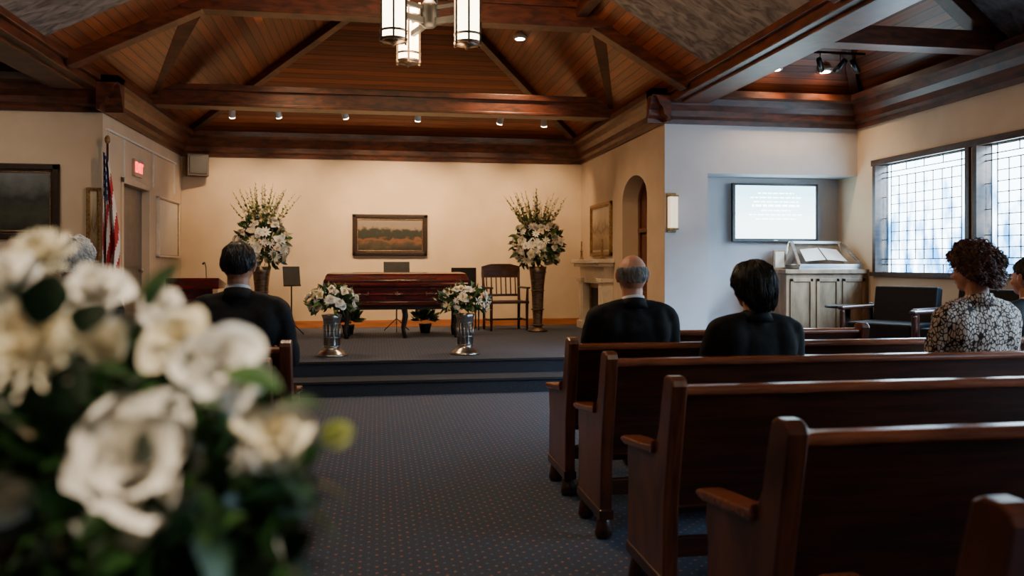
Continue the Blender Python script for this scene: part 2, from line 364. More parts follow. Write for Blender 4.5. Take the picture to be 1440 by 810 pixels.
# beams
mb=MB()
TY=11.2
mb.box(XL,XR,TY-.12,TY+.12,3.40,3.62,M_beam); mb.box(XL,XR,TY-.16,TY+.16,3.58,3.66,M_beam); mb.box(XL,XR,TY-.15,TY+.15,3.38,3.42,M_beam)
CY,CZ=8.75,4.02
mb.box(-1.95,2.55,CY-.11,CY+.11,CZ-.11,CZ+.12,M_beam); mb.box(-1.95,2.55,CY-.15,CY+.15,CZ+.09,CZ+.15,M_beam)
mb.beam((XL+.12,TY,3.58),(-1.8,CY,CZ+.05),.17,.2,M_beam)
mb.beam((XR-.12,TY,3.58),(2.4,CY,CZ+.05),.17,.2,M_beam)
for x in (XL,XR):
    mb.beam((x,YB,E-.04),(RX,RYA,RZ-.06),.12,.14,M_beam)
for y in (CY,5.6,2.6,-.4):
    mb.beam((XL,y,E-.02),(RX,y,RZ-.05),.18,.2,M_beam); mb.beam((XR,y,E-.02),(RX,y,RZ-.05),.18,.2,M_beam)
mb.beam((RX,YR,RZ-.08),(RX,RYA,RZ-.08),.2,.2,M_beam)
mb.box(RX-.1,RX+.1,CY-.1,CY+.1,CZ,RZ,M_beam)
for sgn in (1,-1):
    xa=(XL if sgn<0 else XR); xr=xa+(RX-xa)*.42; zr=E+(RZ-E)*.42-.05
    mb.beam((xr,YR,zr),(xr,CY,zr),.12,.14,M_beam)
mb.obj('ceiling_truss',bevel=.008)
mb=MB()
for x0,x1,y1 in ((XR,3.95,YF),(-3.55,XL,YFL)):
    mb.box(x0,x1,YR,y1-.0,3.27,3.74,M_beam); mb.box(x0-.05,x1+.05,YR,y1-.0,3.36,3.44,M_beam); mb.box(x0-.09,x1+.09,YR,y1-.0,3.62,3.76,M_beam)
    mb.box(x0+.1,x1-.1,YR,y1-.3,3.24,3.28,M_beam)
mb.obj('ceiling_girder',bevel=.008)
mb=MB()
for sgn,yb in ((1,YF),(-1,YFL)):
    x0,x1=(3.95,XO) if sgn>0 else (-3.55,-XO); xm=(x0+x1)/2; ya=yb-1.25
    mb.beam((x0,yb,3.40),(xm,ya,AZ-.05),.1,.12,M_beam); mb.beam((x1,yb,3.40),(xm,ya,AZ-.05),.1,.12,M_beam)
    for y in (7.0,5.0,3.0,1.0):
        mb.beam((x0,y,3.42),(xm,y,AZ-.05),.18,.22,M_beam); mb.beam((x1,y,3.42),(xm,y,AZ-.05),.18,.22,M_beam)
        mb.box(min(x0,x1),max(x0,x1),y-.1,y+.1,3.36,3.54,M_beam)
    mb.beam((xm,YR,AZ-.06),(xm,ya,AZ-.06),.14,.16,M_beam)
mb.obj('aisle_ceiling_beams',bevel=.006)
mb=MB(); mb.box(4.5,5.5,8.55,8.58,3.72,3.745,M_blackp)
for x,dx,dy in ((4.95,.05,.06),(5.2,-.02,.07),(5.38,.06,.04)):
    mb.tube([(x,8.565,3.73),(x,8.565,3.62)],.006,M_blackp,6); mb.tube([(x-dx,8.565-dy,3.64),(x+dx,8.565+dy,3.54)],[.03,.036],M_blackp,12)
for x in (4.6,5.4): mb.tube([(x,8.565,3.74),(x,8.565,4.02)],.005,M_blackp,6)
mb.obj('track_lighting_rail')

# ---------------- windows
for i,(y0,y1) in enumerate(wins):
    mb=MB(); t=.07
    mb.box(XO-.03,XO+.15,y0-t,y1+t,wz1,wz1+t,M_walnut); mb.box(XO-.05,XO+.15,y0-t,y1+t,wz0-.05,wz0,M_walnut)
    mb.box(XO-.03,XO+.15,y0-t+.03,y0+.02,wz0,wz1,M_walnut); mb.box(XO-.03,XO+.15,y1-.02,y1+t-.03,wz0,wz1,M_walnut)
    mb.box(XO+.075,XO+.08,y0+.02,y1-.02,wz0,wz1,M_glass)
    def bar(ya,za,yb_,zb,w=.012):
        p0=Vector((XO+.07,ya,za)); p1=Vector((XO+.07,yb_,zb)); d=(p1-p0).normalized(); n=Vector((0,-d.z,d.y))*w/2
        xx=Vector((.004,0,0)); vs=[p0-n-xx,p0+n-xx,p1+n-xx,p1-n-xx,p0-n+xx,p0+n+xx,p1+n+xx,p1-n+xx]
        mb.add(vs,[(0,1,2,3),(7,6,5,4),(0,4,5,1),(1,5,6,2),(2,6,7,3),(3,7,4,0)],M_lead)
    W=y1-y0; H=wz1-wz0
    for f in (.07,.12,.88,.93): bar(y0+W*f,wz0,y0+W*f,wz1,.011); bar(y0,wz0+H*f,y1,wz0+H*f,.011)
    for k in range(1,8): bar(y0+W*(.12+.095*k),wz0+H*.12,y0+W*(.12+.095*k),wz1-H*.12,.009)
    for k in range(1,9): bar(y0+W*.12,wz0+H*(.12+.0844*k),y1-W*.12,wz0+H*(.12+.0844*k),.009)
    for f in (.3,.5,.7):
        bar(y0,wz0+H*f,y0+W*.07,wz0+H*f,.008); bar(y1-W*.07,wz0+H*f,y1,wz0+H*f,.008); bar(y0+W*f,wz0,y0+W*f,wz0+H*.07,.008); bar(y0+W*f,wz1-H*.07,y0+W*f,wz1,.008)
    mb.obj('window_%d'%(i+1))

# ---------------- doors
mb=MB(); mb.box(XL-.12,XL-.08,dy0+.001,dy1-.001,.3,2.319,M_doorg)
for a,b in ((.42,1.15),(1.3,2.2)):
    mb.box(XL-.082,XL-.07,dy0+.15,dy1-.15,a,b,M_doorg)
mb.ell((XL-.05,dy1-.12,1.25),(.03,.03,.03),M_silver)
mb.obj('door_1',bevel=.004)
mb=MB(); mb.box(XL,XL+.02,dy0-.07,dy0,.3,2.39,M_wall); mb.box(XL,XL+.02,dy1,dy1+.07,.3,2.39,M_wall); mb.box(XL,XL+.02,dy0-.07,dy1+.07,2.32,2.39,M_wall); mb.obj('trim_8',bevel=.004)
mb=MB(); xd=X2-.08
mb.prism([(ay0,.3)]+[(p[0],p[1]) for p in arc]+[(ay1,.3)],lambda p,x:(x,p[0],p[1]),xd,xd+.05,M_doorw)
for a,b in ((.42,.95),(1.05,1.75),(1.85,2.25)):
    mb.box(xd-.015,xd,ay0+.1,ac-.06,a,b,M_doorw); mb.box(xd-.015,xd,ac+.06,ay1-.1,a,b,M_doorw)
for i in range(16):
    (a,b),(c,d)=arc[i],arc[i+1]; k=.88
    mb.prism([(a,b),(c,d),(ac+(c-ac)*k,zs+(d-zs)*k-.0),(ac+(a-ac)*k,zs+(b-zs)*k-.0)],lambda p,x:(x,p[0],p[1]),xd-.04,xd,M_doorw)
mb.box(xd-.04,xd,ay0,ay0+.07,.3,zs,M_doorw); mb.box(xd-.04,xd,ay1-.07,ay1,.3,zs,M_doorw); mb.box(xd-.03,xd,ac-.03,ac+.03,.3,2.5,M_doorw); mb.box(xd-.045,xd,ay0,ay1,1.78,1.84,M_doorw)
mb.ell((xd-.05,ac+.1,1.3),(.03,.03,.03),M_gilt)
mb.obj('door_2',bevel=.004)

# ---------------- pews
def pew(x0,x1,yb,name='church_pew'):
    mb=MB(); Y=yb
    mb.prism([(0,.855),(.10,.385),(.13,.385),(.035,.855)],lambda p,x:(x,Y+p[0],p[1]),x0,x1,M_pewb)
    mb.prism([(-.02,.845),(-.022,.868),(-.01,.88),(.035,.882),(.05,.868),(.045,.845)],lambda p,x:(x,Y+p[0],p[1]),x0,x1,M_pewt)
    mb.prism([(.07,.41),(.52,.44),(.54,.425),(.52,.40),(.1,.375)],lambda p,x:(x,Y+p[0],p[1]),x0,x1,M_pewb)
    mb.box(x0,x1,Y+.46,Y+.485,.30,.41,M_pewb); mb.box(x0,x1,Y+.12,Y+.15,.2,.28,M_pewb)
    endp=[(-.045,.885),(-.035,.905),(-.01,.918),(.03,.918),(.055,.905),(.085,.80),(.11,.70),(.15,.635),(.22,.60),(.50,.575),(.505,.50),(.49,.42),(.50,.30),(.50,.13),(.06,.13),(.055,.3),(.045,.45),(.01,.62)]
    for x in (x0,x1):
        mb.prism(endp,lambda p,a:(a,Y+p[0],p[1]),x-.03,x+.03,M_pewe)
        mb.prism([(.14,.655),(.17,.632),(.30,.614),(.53,.592),(.56,.58),(.55,.565),(.50,.56),(.15,.60)],lambda p,a:(a,Y+p[0],p[1]),x-.045,x+.045,M_pewt)
        mb.box(x-.036,x+.036,Y+.05,Y+.51,.10,.15,M_pewb)
        mb.lathe([(.035,0),(.045,.02),(.04,.05),(.03,.1)],(x,Y+.11,0),M_pewb,n=14); mb.lathe([(.035,0),(.045,.02),(.04,.05),(.03,.1)],(x,Y+.44,0),M_pewb,n=14)
    xm=(x0+x1)/2; mb.prism([(.11,.39),(.48,.41),(.46,0),(.12,0)],lambda p,a:(a,Y+p[0],p[1]),xm-.02,xm+.02,M_pewb)
    mb.obj(name,bevel=.007)
for yb in (1.27,2.03,2.88,3.75,4.50): pew(1.09,4.75,yb)
pew(1.95,3.4,5.32)
for yb in (2.0,2.85,3.72,4.6): pew(-3.4,-.49,yb)

# ---------------- flowers
def petal(mb,M,L,W,tilt,az,cup,curl,mat,nr=4,nc=3):
    T=M@Matrix.Rotation(az,4,'Z')@Matrix.Rotation(tilt,4,'Y'); vs=[];fs=[]
    for i in range(nr+1):
        s=i/nr; w=W*max(.12,math.sin(pi*(.1+.78*s)))**.7
        if i==nr: w*=.75
        for j in range(nc+1):
            t=2*j/nc-1
            vs.append((curl*L*s**2.5-cup*w*t*t*.5,t*w*.5,L*(s-.04*t*t)))
    for i in range(nr):
        for j in range(nc):
            a=i*(nc+1)+j; fs.append((a,a+1,a+nc+2,a+nc+1))
    mb.add(vs,fs,mat,True,T)
def rose(mb,M,r,mat,n=24,nr=6,nc=4,jit=.06):
    for k in range(n):
        f=k/(n-1); rr=random.uniform(.93-jit,1.07+jit)
        petal(mb,M@Matrix.Translation((0,0,-r*.1*f)),r*(.62+.42*f)*rr,r*(.5+.8*f),R(3+74*f**1.1)+random.uniform(-jit,jit)*2,k*2.4+random.uniform(-.3,.3),.75-.35*f,.05+.30*f,mat,nr,nc)
def mum(mb,M,r,mat,n=60,nr=3,nc=2):
    for k in range(n):
        f=k/(n-1)
        petal(mb,M,r*(.55+.45*f),r*.22,R(5+92*f),k*2.4,.5,-.15,mat,nr,nc)
def daisy(mb,M,r,mat,n=12):
    for k in range(n): petal(mb,M,r,r*.36,R(74+random.uniform(-8,8)),2*pi*k/n,.3,.0,mat,3,2)
    mb.ell((0,0,r*.02),(r*.22,r*.22,r*.12),M_centre,8,5,M)
def leaf(mb,M,L,W,mat,nr=5,bend=.25):
    vs=[];fs=[]
    for i in range(nr+1):
        s=i/nr; w=W*math.sin(pi*min(1,.06+.94*s))**.75*.5 if i<nr else .0005
        for t in (-1,0,1): vs.append((t*w,L*bend*s*s*(-1)+abs(t)*w*.35,L*s))
    for i in range(nr):
        for j in range(2):
            a=i*3+j; fs.append((a,a+1,a+4,a+3))
    mb.add(vs,fs,mat,True,M)
def orient(p,d,roll=0):
    d=Vector(d).normalized()
    return Matrix.Translation(Vector(p))@d.to_track_quat('Z','Y').to_matrix().to_4x4()@Matrix.Rotation(roll,4,'Z')
def rdir(zlo=-.4):
    while True:
        d=Vector((random.gauss(0,1),random.gauss(0,1),random.gauss(0,1))).normalized()
        if d.z>zlo: return d
def arrangement(mb,c,rad,nf,fr,nl,ns,sl,zlo=-.45):
    c=Vector(c)
    for i in range(nl):
        d=rdir(zlo-.2); q=random.uniform(.35,.95)
        p=c+Vector((d.x*rad[0]*q,d.y*rad[1]*q,d.z*rad[2]*q))
        leaf(mb,orient(p,d+Vector((random.uniform(-.6,.6),random.uniform(-.6,.6),random.uniform(-.5,.5))),random.uniform(0,6)),rad[0]*random.uniform(.25,.45),rad[0]*.14,random.choice((M_leaf,M_leaf,M_leaf2)),4)
    for i in range(nf):
        d=rdir(zlo); p=c+Vector((d.x*rad[0],d.y*rad[1],d.z*rad[2]))*random.uniform(.85,1.05)
        T=orient(p,d,random.uniform(0,6)); r=fr*random.uniform(.75,1.2); k=random.random()
        mt=M_petal if random.random()<.7 else M_petalc
        if k<.5: rose(mb,T,r,mt,11,3,2)
        elif k<.8: mum(mb,T,r,mt,26,2,1)
        else: daisy(mb,T,r*1.1,mt,9)
    for i in range(ns):
        a=random.uniform(0,2*pi); sp=random.uniform(.1,.75); d=Vector((math.cos(a)*sp,math.sin(a)*sp*.7,1)).normalized(); L=sl*random.uniform(.7,1.1)
        p0=c+Vector((d.x*rad[0]*.5,d.y*rad[1]*.5,d.z*rad[2]*.4)); tip=p0+d*(L)+Vector((d.x,d.y,-.1))*.15*L
        mb.tube([p0,(p0+tip)/2+Vector((0,0,.02)),tip],[.005,.004,.002],M_stem,5)
        for k in range(18):
            f=.3+.7*k/17; q=p0.lerp(tip,f); b=k*2.4; dd=(Vector((math.cos(b),math.sin(b),.8))).normalized(); r=.05*(1.15-f)*L/.5+.010
            leaf(mb,orient(q,dd,b),r,r*.6,random.choice((M_stem,M_leaf2,M_leaf2,M_petaly,M_petalc)),3)
for x in (2.44,-1.66):
    mb=MB()
    mb.lathe([(.15,0),(.155,.02),(.14,.04),(.075,.07),(.07,.1),(.085,.4),(.10,.7),(.125,.92),(.14,1.0),(.13,1.0),(.10,.95)],(0,0,0),M_bronze,24)
    for z in (.09,.33,.62,.9): mb.lathe([(.09,0),(.10+z*.03,.012),(.09,.025)],(0,0,z),M_bronze,24)
    arrangement(mb,(0,0,1.34),(.38,.33,.38),100,.070,300,34,.68,-.75)
    mb.obj('tall_flower_stand',loc=(x,12.35,.3),recalc=False)
for x,y in ((-.50,9.42),(1.0,9.36)):
    mb=MB()
    mb.lathe([(.165,0),(.17,.015),(.15,.03),(.135,.05),(.085,.08),(.08,.1),(.082,.25),(.088,.32),(.10,.42),(.115,.46),(.105,.47)],(0,0,0),M_silver,28)
    for z in (.1,.2,.36): mb.lathe([(.08,0),(.098,.01),(.08,.02)],(0,0,z),M_silver,28)
    for k in range(14):
        a=2*pi*k/14; mb.tube([(.085*math.cos(a),.085*math.sin(a),.12),(.095*math.cos(a),.095*math.sin(a),.36)],.006,M_silver,5)
    arrangement(mb,(0,0,.60),(.28,.24,.18),54,.055,230,14,.16,-.35)
    mb.obj('pedestal_flower_arrangement',loc=(x,y,.3),recalc=False)
for x,y in ((-.42,12.35),(.72,12.4)):
    mb=MB(); mb.lathe([(.07,0),(.09,.1),(.1,.14),(.09,.14)],(0,0,0),M_black,16)
    c=Vector((0,0,.2))
    for i in range(110):
        d=rdir(-.2); leaf(mb,orient(c+d*.08,d+Vector((0,0,.3)),random.uniform(0,6)),random.uniform(.1,.2),.05,random.choice((M_leaf,M_leaf2)),4)
    for i in range(10):
        d=rdir(.1); daisy(mb,orient(c+d*.19,d),.03,M_plum,8)
    mb.obj('potted_plant',loc=(x,y,.3),recalc=False)

# foreground bouquet
TH=R(9.38)
bq=MB(); xc0,d0=-.33,.69
def L3(x,d,z): return Vector((x-xc0,d-d0,z))
face=Vector((.15,-1,.25))
def fl(x,d,z,r,kind,mt,dx=None):
    T=orient(L3(x,d,z),dx or face,random.uniform(0,6))
    T=T@Matrix.Translation((0,0,-r*.4))
    if kind=='rose': rose(bq,T,r,mt,19,7,5,.13)
    elif kind=='mum': mum(bq,T,r,mt,80,4,2)
    elif kind=='bud':
        for k in range(7): petal(bq,T,r*1.7,r*1.3,R(6+2*k),k*2.4,.9,-.12,mt,5,4)
V=Vector
fl(-.270,.58,1.190,.054,'rose',M_petal,V((.1,-1,.3)))
fl(-.222,.62,1.258,.036,'rose',M_petal,V((.4,-1,.5)))
fl(-.262,.64,1.276,.030,'rose',M_petalc,V((.1,-1,.6)))
fl(-.321,.65,1.262,.022,'bud',M_petalc,V((0,-.5,1)))
fl(-.335,.56,1.280,.043,'mum',M_petalc,V((-.1,-1,.4)))
fl(-.369,.72,1.312,.030,'rose',M_petal,V((0,-.8,.7)))
fl(-.455,.78,1.345,.036,'mum',M_petalc,V((0,-.8,.7)))
fl(-.300,.70,1.300,.020,'rose',M_petal,V((.2,-.7,.8)))
fl(-.172,.60,1.206,.028,'rose',M_petalc,V((.4,-1,.5)))
fl(-.133,.60,1.204,.013,'bud',M_petaly,V((1,-.2,.3)))
fl(-.192,.60,1.188,.018,'bud',M_petal,V((.2,-1,.1)))
fl(-.365,.60,1.155,.024,'bud',M_petal,V((-.3,-1,.6)))
fl(-.227,.57,1.144,.008,'bud',M_petal,V((0,-1,0)))
fl(-.440,.70,1.318,.034,'rose',M_petal,V((-.3,-.8,.6)))
fl(-.222,.64,1.228,.022,'rose',M_petal,V((.5,-1,.3)))
fl(-.36,.80,1.26,.035,'rose',M_petal,V((.3,.8,.6)))
fl(-.28,.80,1.20,.035,'rose',M_petal,V((.8,.8,.2)))
fl(-.44,.82,1.22,.04,'mum',M_petalc,V((-.4,1,.3)))
def lf(x,d,z,L,W,ang,mt,tilt=-.25):
    dr=V((math.cos(R(ang)),tilt,math.sin(R(ang)))); leaf(bq,orient(L3(x,d,z),dr,random.uniform(-.5,.5)),L,W,mt,7,.2)
for a in ((-.292,.66,1.295,.052,.030,62,M_leaf2),(-.325,.56,1.285,.045,.032,110,M_leaf2),(-.318,.55,1.288,.045,.032,70,M_leaf),(-.30,.57,1.28,.035,.028,60,M_leaf),(-.21,.6,1.25,.045,.026,-5,M_leaf2),
 (-.19,.62,1.19,.06,.03,-35,M_leaf),(-.17,.6,1.16,.055,.022,-20,M_leaf),(-.23,.58,1.16,.07,.032,-55,M_leaf),(-.22,.58,1.17,.05,.026,-80,M_leaf),(-.25,.57,1.13,.06,.026,-130,M_leaf),
 (-.34,.57,1.18,.06,.03,200,M_leaf),(-.35,.57,1.23,.05,.03,170,M_leaf),(-.31,.57,1.225,.045,.03,80,M_leaf),(-.33,.56,1.21,.05,.03,140,M_leaf),(-.24,.58,1.225,.04,.024,20,M_leaf2),(-.24,.57,1.225,.035,.024,60,M_leaf),
 (-.18,.62,1.22,.04,.024,15,M_leaf),(-.16,.6,1.175,.05,.02,-10,M_leaf),(-.33,.57,1.14,.06,.026,-60,M_leaf),(-.29,.57,1.13,.05,.026,-110,M_leaf2),(-.31,.56,1.15,.05,.028,190,M_leaf),(-.22,.60,1.215,.045,.026,-20,M_leaf),(-.28,.60,1.245,.04,.026,150,M_leaf)):
    lf(*a)
for cx,cd_,cz,rx,rz_,n in ((-.36,.72,1.16,.12,.115,300),(-.27,.65,1.14,.095,.08,210),(-.25,.62,1.07,.08,.05,90)):
    c1=L3(cx,cd_,cz)
    for i in range(n):
        d=rdir(-.95); q=random.uniform(.3,.98); p=c1+V((d.x*rx*q,d.y*.09*q,d.z*rz_*q))
        leaf(bq,orient(p,d+V((random.uniform(-.5,.5),random.uniform(-.5,.5),random.uniform(-.5,.5))),random.uniform(0,6)),random.uniform(.03,.058),.025,random.choice((M_leaf,M_leaf,M_leaf,M_leaf,M_leaf2)),4)
cc=L3(-.33,.69,1.12)
for i in range(30):
    a=random.uniform(0,6.28); bq.tube([cc+V((math.cos(a)*.06,math.sin(a)*.06,.0)),V((0,0,1.0)),V((math.cos(a)*.03,math.sin(a)*.03,.85))],.003,M_leaf2,5)
bq.lathe([(.07,0),(.075,.01),(.05,.04),(.055,.1),(.075,.2),(.085,.27),(.08,.28)],(0,0,.76),M_silver,28)
bq.box(-.15,.15,-.15,.15,.72,.76,M_walnut); bq.box(-.12,.12,-.12,.12,.06,.72,M_walnut); bq.box(-.15,.15,-.15,.15,0,.06,M_walnut)
bq.obj('flower_bouquet_on_pedestal',loc=(xc0*math.cos(TH)+d0*math.sin(TH),-xc0*math.sin(TH)+d0*math.cos(TH),0),rot=-TH,recalc=False)

# ---------------- casket & bier
mb=MB()
mb.rloft([(0,.93,.27),(.03,.97,.30),(.05,.96,.29),(.06,.94,.275),(.26,.965,.295),(.28,1.0,.33),(.31,1.01,.335),(.33,.99,.32),(.34,1.0,.325),(.37,1.0,.325),(.385,.985,.31),(.43,.972,.295),(.455,.955,.265),(.468,.93,.21),(.475,.89,.14)],M_mahog)
mb.box(-.006,.006,-.34,.34,.335,.38,M_black)
for sy in (-1,1):
    mb.tube([(-.86,sy*.325,.17),(.86,sy*.325,.17)],.014,M_mahog,10)
    for x in (-.8,-.4,0,.4,.8):
        mb.capsule((x,sy*.28,.2),(x,sy*.325,.17),.012,.016,M_bronze,8)
for x in (-.92,.92):
    mb.lathe([(.03,0),(.036,.04),(.03,.1),(.036,.17),(.03,.2)],(x,-.28,.06),M_mahog,10)
mb.obj('casket',loc=(.28,11.75,.747),bevel=.006)
mb=MB()
mb.box(-.85,.95,-.24,.24,.40,.445,M_black)
for x in (-.7,.10,.82):
    for y in (-.2,.2):
        mb.tube([(x,y,.42),(x+.02,y,.30),(x-.01,y,.12),(x+.01,y*1.15,.0)],[.04,.034,.024,.03],M_black,10)
    mb.box(x-.015,x+.015,-.2,.2,.14,.17,M_black)
mb.obj('casket_bier',loc=(.28,11.75,.301))

# ---------------- paintings
def frame(name,W,H,fw,fm,pm,loc,rot,depth=.05,mat_w=0):
    e=empty(name,loc,rot)
    mb=MB()
    for k,(w,d) in enumerate(((fw,depth*.7),(fw*.6,depth))):
        a,b=W/2-(fw-w)*.3,H/2-(fw-w)*.3
        for x0,x1,z0,z1 in ((-a,a,b-w,b),(-a,a,-b,-b+w),(-a,-a+w,-b,b),(a-w,a,-b,b)): mb.box(x0,x1,-d,0,z0,z1,fm)
    w3=W/2-fw;h3=H/2-fw
    for x0,x1,z0,z1 in ((-w3,w3,h3-.008,h3),(-w3,w3,-h3,-h3+.008),(-w3,-w3+.008,-h3,h3),(w3-.008,w3,-h3,h3)): mb.box(x0,x1,-depth*.75,0,z0,z1,M_gilt)
    if mat_w:
        w2=W/2-fw+.005;h2=H/2-fw+.005
        mb.box(-w2,w2,-.016,-.008,-h2,h2,M_cream)
    mb.obj('frame',e,bevel=.005)
    mb=MB(); w2=W/2-fw-mat_w+.004;h2=H/2-fw-mat_w+.004
    mb.box(-w2,w2,-.022,-.004,-h2,h2,pm); mb.obj('canvas',e)
M_dframe=basic('dark_frame',S(26,15,10),S(46,27,17),sc=(20,20,20),rough=.35)
P1=painting_mat('painting_landscape',[(0,S(26,24,18)),(.22,S(58,50,36)),(.34,S(104,66,40)),(.42,S(30,34,24)),(.64,S(34,38,30)),(.76,S(122,106,92)),(1,S(116,110,106))])
P2=painting_mat('painting_hills',[(0,S(30,29,22)),(.3,S(58,60,44)),(.5,S(36,40,35)),(.7,S(74,78,74)),(1,S(104,107,110))],seed=3)
P3=painting_mat('painting_sepia',[(0,S(120,96,70)),(.35,S(170,146,112)),(.5,S(110,90,66)),(.7,S(196,178,146)),(1,S(210,196,170))],seed=6)
P4=painting_mat('print_pale',[(0,S(180,168,150)),(.5,S(196,186,168)),(1,S(206,198,184))],seed=9)
frame('framed_painting',1.22,.68,.08,M_dframe,P1,(.215,YB,1.815),0)
frame('framed_painting',1.25,.84,.09,M_dframe,P2,(-4.12,YFL,2.03),0)
frame('framed_painting',1.15,.82,.06,M_gilt,P3,(XR,12.3,1.87),R(-90),mat_w=.04)
frame('framed_print',1.2,.86,.03,M_cream,P4,(XL,12.7,1.86),R(90))
frame('framed_plaque',.15,.85,.03,M_gilt,P3,(XL-.09,YFL,1.77),0)
M_signb=basic('sign_face',S(170,148,130),S(180,158,140),rough=.4)
ex=MB(); ex.box(-.17,.17,-.04,0,-.11,.11,M_signb); exo=ex.obj('exit_sign',loc=(XL,11.13,2.56),rot=R(90),bevel=.006)
cu=bpy.data.curves.new('lettering','FONT'); cu.body='EXIT'; cu.size=.17; cu.align_x='CENTER'; cu.align_y='CENTER'; cu.extrude=.003; cu.offset=.006
M_red=emis('exit_red',(1,.02,.02,1),5); cu.materials.append(M_red)
t=bpy.data.objects.new('lettering',cu); link(t,exo); t.location=(0,-.043,0); t.rotation_euler=(R(90),0,0)
mb=MB(); mb.box(XL,XL+.025,9.95,13.2,2.86,2.885,M_white)
for y in (10.0,10.6,11.9,13.1): mb.box(XL,XL+.02,y,y+.015,2.4 if y!=10.0 else 2.0,2.86,M_white)
mb.obj('picture_rail')
mb=MB(); mb.box(-.16,.16,-.2,0,-.17,.17,M_walnut); mb.box(-.13,.13,-.215,-.2,-.14,.14,M_blackp); mb.obj('loudspeaker',loc=(XL+.24,YB-.07,2.88),rot=R(20),bevel=.008)
# flag
e=empty('american_flag_on_pole',(XL+.09,9.72,.3))
mb=MB(); mb.lathe([(.14,0),(.14,.03),(.05,.06),(.02,.1)],(0,0,0),M_gilt,20); mb.tube([(0,0,.05),(0,0,2.38)],.013,M_walnut,10); mb.ell((0,0,2.42),(.03,.03,.05),M_gilt); mb.obj('pole',e)
M_fr=basic('flag_red',S(150,24,34),S(170,34,42),rough=.8); M_fw=basic('flag_white',S(205,200,196),S(215,212,208),rough=.8); M_fb=basic('flag_blue',S(24,32,74),S(34,42,92),rough=.8)
mb=MB(); nc=59; nr=30
def fp(i,j):
    s=i/nr; t=j/nc; w=.07+.11*min(1,s*1.4)-.03*s
    return (-.04+w*t+.012*math.sin(t*19+s*2), -.03+.045*math.sin(t*31+s*2.5)*(0.6+.5*s), 2.28-1.32*s-.12*t*(1-s)+.03*math.sin(t*9)*s)
vs=[fp(i,j) for i in range(nr+1) for j in range(nc+1)]
for i in range(nr):
    for j in range(nc):
        a=i*(nc+1)+j; 
        m_=M_fb if (i<12 and j<34) else (M_fr if ((j+i*.9)//5)%2==0 else M_fw)
        if m_ is M_fb and (i%2==1 and j%4==1): m_=M_fw
        mb.add([vs[a],vs[a+1],vs[a+nc+2],vs[a+nc+1]],[(0,1,2,3)],m_,True)
mb.obj('cloth',e,recalc=False)
# lectern
mb=MB(); mb.box(-.27,.27,-.2,.2,0,.06,M_mahog); mb.box(-.23,.23,-.17,.17,.06,.72,M_mahog); mb.box(-.18,.18,-.185,-.17,.14,.64,M_mahog)
mb.prism([(-.26,.72),(.26,.72),(.26,.86),(-.26,.78)],lambda p,x:(x,-p[0],p[1]),-.32,.32,M_mahog)
mb.tube([(.1,.1,.82),(.1,.08,.98),(.1,0,1.06),(.1,-.06,1.05)],.006,M_black,8); mb.capsule((.1,-.06,1.05),(.1,-.1,1.04),.014,.014,M_black)
mb.obj('lectern',loc=(-2.3,11.1,.3),bevel=.006)
def mstand(x,y,h,w,rot=0):
    mb=MB()
    for k in range(3):
        a=k*2.094+.5; mb.tube([(0,0,.2),(math.cos(a)*.22,math.sin(a)*.22,.008)],.008,M_black,6)
    mb.tube([(0,0,.1),(0,0,h-.1)],.011,M_black,8)
    T=Matrix.Translation((0,0,h))@Matrix.Rotation(R(-20),4,'X'); mb.box(-w/2,w/2,-.006,.006,-.15,.15,M_black,T); mb.box(-w/2,w/2,-.05,.0,-.155,-.145,M_black,T)
    mb.obj('music_stand',loc=(x,y,.3),rot=rot)
mstand(-1.22,12.2,.86,.24,R(15)); mstand(.30,12.75,.93,.40)
def wchair(x,y,w,m,h=1.0,rot=0):
    mb=MB(); a=w/2
    mb.box(-a,a,-.24,.22,.42,.46,m)
    for sx in (-1,1):
        mb.tube([(sx*(a-.03),-.21,0),(sx*(a-.03),-.21,.42),(sx*(a-.02),-.21,.66)],[.02,.026,.02],m,8)
        mb.tube([(sx*(a-.03),.22,0),(sx*(a-.03),.2,.45),(sx*(a-.02),.27,h-.05)],[.022,.026,.022],m,8)
        mb.box(sx*(a-.02)-.03,sx*(a-.02)+.03,-.26,.24,.65,.68,m)
        mb.box(sx*(a-.03)-.012,sx*(a-.03)+.012,-.2,.2,.15,.18,m)
    mb.box(-a+.02,a-.02,-.01,.01,.15,.18,m)
    mb.prism([(-a,h-.2),(a,h-.2),(a,h-.02),(a*.5,h+.02),(-a*.5,h+.02),(-a,h-.02)],lambda p,q:(p[0],q+.26,p[1]),-.015,.015,m)
    mb.box(-a+.03,a-.03,.215,.235,.52,.56,m)
    for k in range(7):
        xx=(-a+.08)+k*(w-.16)/6; mb.tube([(xx,.22,.54),(xx,.255,h-.18)],.012,m,6)
    mb.obj('wooden_armchair',loc=(x,y,.301),rot=rot,bevel=.004)
wchair(2.0,12.75,.64,M_walnut,1.02,R(8)); 
mb=MB()
mb.box(-.22,.22,-.22,.22,.44,.49,M_leather); mb.box(-.2,.2,.2,.24,.62,.98,M_leather)
for sx in (-1,1):
    mb.tube([(sx*.19,-.2,0),(sx*.19,-.2,.45)],.014,M_black,8); mb.tube([(sx*.19,.22,0),(sx*.19,.22,.95)],.014,M_black,8)
mb.obj('stacking_chair',loc=(1.38,12.9,.301),rot=R(0),bevel=.008)
